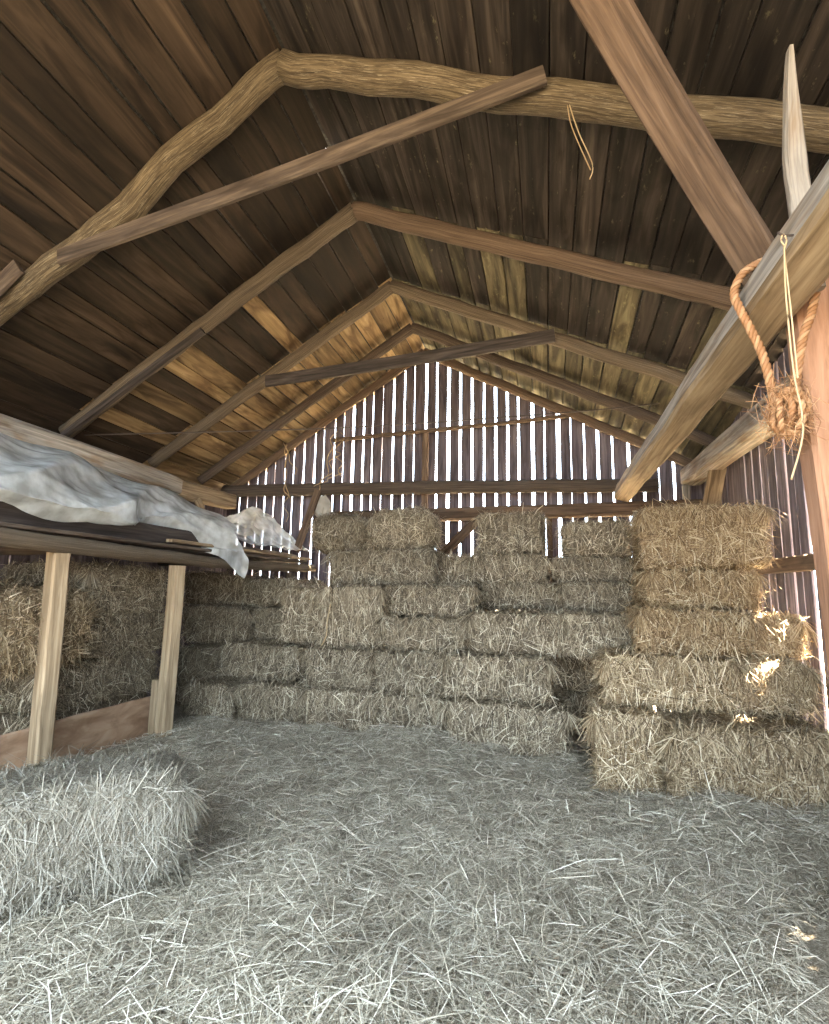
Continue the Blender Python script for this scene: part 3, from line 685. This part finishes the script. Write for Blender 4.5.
# ------------------------------------------------------------------ loose hay on the floor
def hz(X, Y):
    z = 0.018 * np.sin(X * 3.1 + 1) * np.sin(Y * 2.7) + 0.014 * np.sin(X * 7.3 + Y * 4.1) + 0.009 * np.sin(X * 13 - Y * 11 + 2)
    z += 0.10 * np.exp(-(((X + 1.1) / .35) ** 2 + ((Y - 4.15) / .25) ** 2)) + .06 * np.exp(-(((X + 1.9) / .4) ** 2 + ((Y - 4.1) / .3) ** 2))
    z += 0.10 * np.exp(-(((X - 1.3) / .6) ** 2 + ((Y - 3.3) / .3) ** 2)) + .05 * np.exp(-(((X + .3) / .5) ** 2 + ((Y - 1.6) / .3) ** 2))
    st = np.exp(-((Y - 4.16) / .13) ** 2) * ((X > -2.9) & (X < .2))
    z += st * (.035 + .03 * np.sin(X * 6.1) + .02 * np.sin(X * 14.3 + 1)) + np.exp(-((Y - 3.36) / .12) ** 2) * (X > .35) * (.04 + .025 * np.sin(X * 9))
    return z - 0.012
lh = grid_obj('loose_hay', np.linspace(-4.4, 1.77, 140), np.linspace(-.9, 5.2, 140), hz, M['mat'], 'stuff')
tag(lh, 'loose trodden hay spread all over the barn floor', 'loose hay')
def loose(n, xr, yr, Lr, Wr, lift, seed, conc=0):
    r = np.random.default_rng(seed)
    X = r.uniform(*xr, n); Y = yr[0] + (yr[1] - yr[0]) * r.random(n) ** (1.0 + conc)
    if conc:
        X = np.clip(-0.5 + (X + .5) * (0.45 + .55 * (Y - yr[0]) / (yr[1] - yr[0])), *xr)
    a = np.cumsum(r.normal(0, .0, n)) + r.uniform(0, 6.283, n)
    P = np.stack([X, Y, hz(X, Y) + r.uniform(0, lift, n)], 1)
    el = r.normal(0, .13, n); wild = r.random(n) < .06; el[wild] = np.abs(r.normal(0, .5, wild.sum()))
    D = np.stack([np.cos(a) * np.cos(el), np.sin(a) * np.cos(el), np.sin(el)], 1)
    L = r.uniform(*Lr, n) * (.6 + .8 * r.random(n) ** 2); W = r.uniform(*Wr, n)
    P[:, 2] += np.maximum(0, np.abs(np.sin(el)) * L * .35)
    Nn = np.tile(np.array([[0., 0., 1.]]), (n, 1)) + r.normal(0, .35, (n, 3)); Nn -= D * (Nn * D).sum(1, keepdims=True); Nn /= np.linalg.norm(Nn, axis=1, keepdims=True)
    return ribbons(P, D, Nn, L, W, r.uniform(0, .13, n) * L, None)
parts = [loose(52000, (-3.2, 1.6), (1.1, 4.6), (.05, .17), (.0018, .0037), .03, 1, .55),
         loose(26000, (-3.3, 1.66), (2.6, 4.7), (.05, .16), (.0025, .0048), .035, 2),
         loose(6000, (-2.9, 0.2), (3.95, 4.35), (.06, .18), (.003, .0055), .06, 9), loose(3500, (.35, 1.6), (3.15, 3.55), (.06, .18), (.003, .005), .06, 10),
         loose(9000, (-1.9, 1.2), (1.15, 3.0), (.09, .22), (.0018, .0033), .05, 3, .3)]
V = np.concatenate([p[0] for p in parts]); off = 0; Fs = []
for v, f in parts: Fs.append(f + off); off += len(v)
st = link('hay_stalks', np_mesh('hay_stalks', V, np.concatenate(Fs), M['loose']), lh); st['kind'] = 'stuff'

# ------------------------------------------------------------------ rope, twine, wire, sack, leaning plank
def twisted(path_pts, R, r, turns, n=90, k=3, mb=None):
    mb = mb or MB(); path = polyline(path_pts, n)
    for s in range(k):
        pts = []
        for i, p in enumerate(path):
            t = (path[min(i + 1, n - 1)] - path[max(i - 1, 0)]).normalized()
            a = t.orthogonal().normalized() if i == 0 else (a - t * a.dot(t)).normalized()
            b = t.cross(a); th = 2 * math.pi * (turns * i / n + s / k)
            pts.append(p + (a * math.cos(th) + b * math.sin(th)) * R)
        mb.sweep(pts, circ(r, 6), smooth=True, jit=.0006)
    return mb
rope = bpy.data.objects.new('rope', None); COL.objects.link(rope); rope.location = (0.87, 2.2, 1.95)
tag(rope, 'thick twisted coir rope looped over the long beam with a frayed knot', 'rope')
def under(o, par):
    o.parent = par; o.matrix_parent_inverse = Matrix.Translation(-Vector(par.location)); return o
rl = [(0.862, 2.21, 1.99), (0.835, 2.21, 2.18), (0.775, 2.21, 2.36), (0.757, 2.22, 2.455), (0.80, 2.22, 2.54), (0.885, 2.22, 2.578), (0.985, 2.20, 2.555), (1.022, 2.175, 2.46), (1.0, 2.17, 2.33), (0.955, 2.17, 2.2), (0.922, 2.19, 2.0)]
under(twisted(rl, .0085, .0090, 20, n=200).build('rope_loop', M['coir']), rope)
mb = MB()
for q in range(5):
    c = Vector((0.885 + random.uniform(-.02, .02), 2.19 + random.uniform(-.02, .02), 1.93 + random.uniform(-.03, .03)))
    ax = random.uniform(0, 3.1); pts = []
    for i in range(13):
        a = 2 * math.pi * i / 12; rr = random.uniform(.045, .06)
        pts.append(c + Vector((math.cos(a) * rr * math.cos(ax), math.cos(a) * rr * math.sin(ax), math.sin(a) * rr * 1.1)))
    twisted(pts, .006, .007, 7, n=60, mb=mb)
under(mb.build('rope_knot', M['coir']), rope)
r = np.random.default_rng(5); n = 900
P = np.array([[0.895, 2.19, 1.93]]) + r.normal(0, 1, (n, 3)) * np.array([[.034, .03, .05]])
D = r.normal(0, 1, (n, 3)) * np.array([[.6, .6, .5]]) + np.array([[.15, 0, -.8]]); D /= np.linalg.norm(D, axis=1, keepdims=True)
Nn = np.cross(D, r.normal(0, 1, (n, 3))); Nn /= np.linalg.norm(Nn, axis=1, keepdims=True)
V, F = ribbons(P, D, Nn, r.uniform(.04, .13, n), r.uniform(.0014, .0028, n), r.uniform(-.03, .03, n))
st = under(link('frayed_fibres', np_mesh('frayed_fibres', V, F, M['coir'])), rope); st['kind'] = 'stuff'
TWX, TWY, TWZ = .768, 1.80, 2.372
mb = MB(); tube([(TWX, TWY, TWZ), (TWX - .008, TWY, 2.2), (TWX - .006, TWY, 1.95), (TWX + .006, TWY, 1.76), (TWX - .038, TWY, 1.60)], .003, 40, mb=mb)
tube([(TWX, TWY + .005, TWZ), (TWX + .002, TWY, 2.15), (TWX + .004, TWY, 1.92)], .0026, 30, mb=mb)
tube([(TWX, TWY, TWZ), (TWX - .008, TWY, TWZ + .02), (TWX, TWY, TWZ + .04), (TWX + .008, TWY, TWZ + .02), (TWX, TWY, TWZ - .01)], .003, 20, mb=mb)
tw = mb.build('twine', M['sisal']); tag(tw, 'yellowish doubled twine hanging from a nail in the long beam', 'twine', 'hanging twine')
mb = MB(); tube([(TWX + .05, TWY, TWZ + .03), (TWX, TWY, TWZ + .037), (TWX - .015, TWY, TWZ + .05)], .0035, 8, mb=mb); mb.build('nail', M['wire'], tw)

def wisp(name, pts_list, r, mat, label, group):
    mb = MB()
    for pts in pts_list: tube(pts, r, 30, 5, mb=mb)
    return tag(mb.build(name, mat), label, 'twine', group)
def wig(a, b, n, amp): return [tuple(Vector(lerp(a, b, i / n)) + Vector((random.uniform(-amp, amp), random.uniform(-amp, amp) * .5, random.uniform(-amp, amp) * .4))) for i in range(n + 1)]
wisp('twine', [wig((-3.44, 6.38, 3.2), (-3.37, 6.38, 2.1), 9, .05), wig((-3.45, 6.38, 3.18), (-3.38, 6.38, 2.35), 8, .06), wig((-3.46, 6.38, 3.18), (-3.25, 6.38, 2.75), 5, .05)], .006, M['sisal'],
     'tangled pale twine hanging in front of the left gable slats', 'hanging twine')
wisp('twine', [wig((-2.72, 6.40, 3.32), (-2.95, 6.40, 2.45), 8, .06), wig((-2.60, 6.40, 3.3), (-2.85, 6.40, 2.6), 7, .07), wig((-2.75, 6.40, 3.3), (-2.62, 6.40, 2.7), 6, .06), wig((-2.62, 6.4, 2.75), (-3.0, 6.4, 2.6), 5, .04)], .006, M['sisal'],
     'bunch of pale baling twine tangled above the leaning plank', 'hanging twine')
wisp('twine', [[(-1.93, 4.585, 1.10), (-1.95, 4.575, .95), (-1.96, 4.575, .80), (-2.02, 4.56, .68)]], .006, M['sisal'],
     'curved pale twine hanging down the tall shaggy bale end', 'hanging twine')
wisp('grass_wisp', [[(0.16, 2.50, 3.74), (0.20, 2.48, 3.55), (0.26, 2.48, 3.36), (0.245, 2.48, 3.28)], [(0.15, 2.5, 3.74), (0.17, 2.48, 3.58), (0.25, 2.48, 3.33)]], .0028, M['sisal'],
     'dry grass wisp dangling from the nearest right rafter', 'hanging twine')
mb = MB(); tube([(-4.30, 4.0, 2.66), (-1.9, 4.6, 2.78), (0.2, 5.0, 2.93), (1.08, 5.25, 3.05)], .006, 40, 6, mb=mb)
tag(mb.build('wire', M['wire']), 'dark wire strung across the barn below the rafters', 'wire')
tag(plank_mb([(-3.12, 6.22, 1.70), (-2.86, 6.24, 2.50)], 0.10, 0.03, up=(0, 1, 0), n=10, seed=91).build('leaning_plank', M['brown']),
    'short plank leaning against the gable girts behind the left top bale', 'plank')
def sack(u, v):
    a = 2 * math.pi * u; rr = math.sin(math.pi * (0.06 + .90 * v)) ** .6
    q = 1 + .22 * noise.noise(Vector((math.cos(a) * 1.6, math.sin(a) * 1.6, v * 3)))
    return (-2.82 + .125 * rr * q * math.cos(a), 6.30 + .05 * rr * q * math.sin(a), 2.43 - .30 * v + .03 * noise.noise(Vector((u * 6, v * 4, 1))))
V = np.array([sack(i / 24, j / 18) for j in range(19) for i in range(25)])
i = (np.arange(18)[:, None] * 25 + np.arange(24)[None, :]).ravel()[:, None]
o = link('cloth_sack', np_mesh('cloth_sack', V, i + np.array([[0, 1, 26, 25]]), M['cloth'], True))
tag(o, 'small crumpled pale sack hanging by the leaning plank on the gable', 'sack')

# ------------------------------------------------------------------ camera
F_PX, YAW, PIT, ROLL = 526.0, math.radians(14.07), math.radians(8.3), math.radians(1.05)
f = Vector((-math.sin(YAW) * math.cos(PIT), math.cos(YAW) * math.cos(PIT), math.sin(PIT)))
rt = Vector((math.cos(YAW), math.sin(YAW), 0)); upv = rt.cross(f)
r2 = rt * math.cos(ROLL) + upv * math.sin(ROLL); u2 = upv * math.cos(ROLL) - rt * math.sin(ROLL)
cam = bpy.data.cameras.new('camera'); co = bpy.data.objects.new('camera', cam); COL.objects.link(co)
co.matrix_world = Matrix(((r2.x, u2.x, -f.x, 0), (r2.y, u2.y, -f.y, 0), (r2.z, u2.z, -f.z, 1.25), (0, 0, 0, 1)))
cam.sensor_fit = 'HORIZONTAL'; cam.sensor_width = 36; cam.lens = F_PX / 829 * 36; cam.clip_start = 0.05; cam.clip_end = 300
SC.camera = co

# ------------------------------------------------------------------ light: bright sky through doorway and slits, sun from the right
w = bpy.data.worlds.new('sky'); SC.world = w; w.use_nodes = True
bg = w.node_tree.nodes['Background']; bg.inputs[0].default_value = (0.70, 0.85, 1.0, 1); bg.inputs[1].default_value = 5.8
sun = bpy.data.lights.new('sun', 'SUN'); sun.energy = 130; sun.angle = math.radians(0.6); sun.color = (1.0, 0.86, 0.66)
so = bpy.data.objects.new('sun', sun); COL.objects.link(so)
sd = Vector((-0.36, -0.24, -0.90)).normalized()         # travelling direction of the sunlight
so.rotation_euler = sd.to_track_quat('-Z', 'Y').to_euler(); so.location = (8, 3, 8)

SC.view_settings.view_transform = 'Standard'; SC.view_settings.look = 'None'
SC.view_settings.exposure = 1.5; SC.view_settings.gamma = 1.0; SC.view_settings.use_curve_mapping = False
SC.cycles.max_bounces = 8; SC.cycles.diffuse_bounces = 5; SC.cycles.use_denoising = True
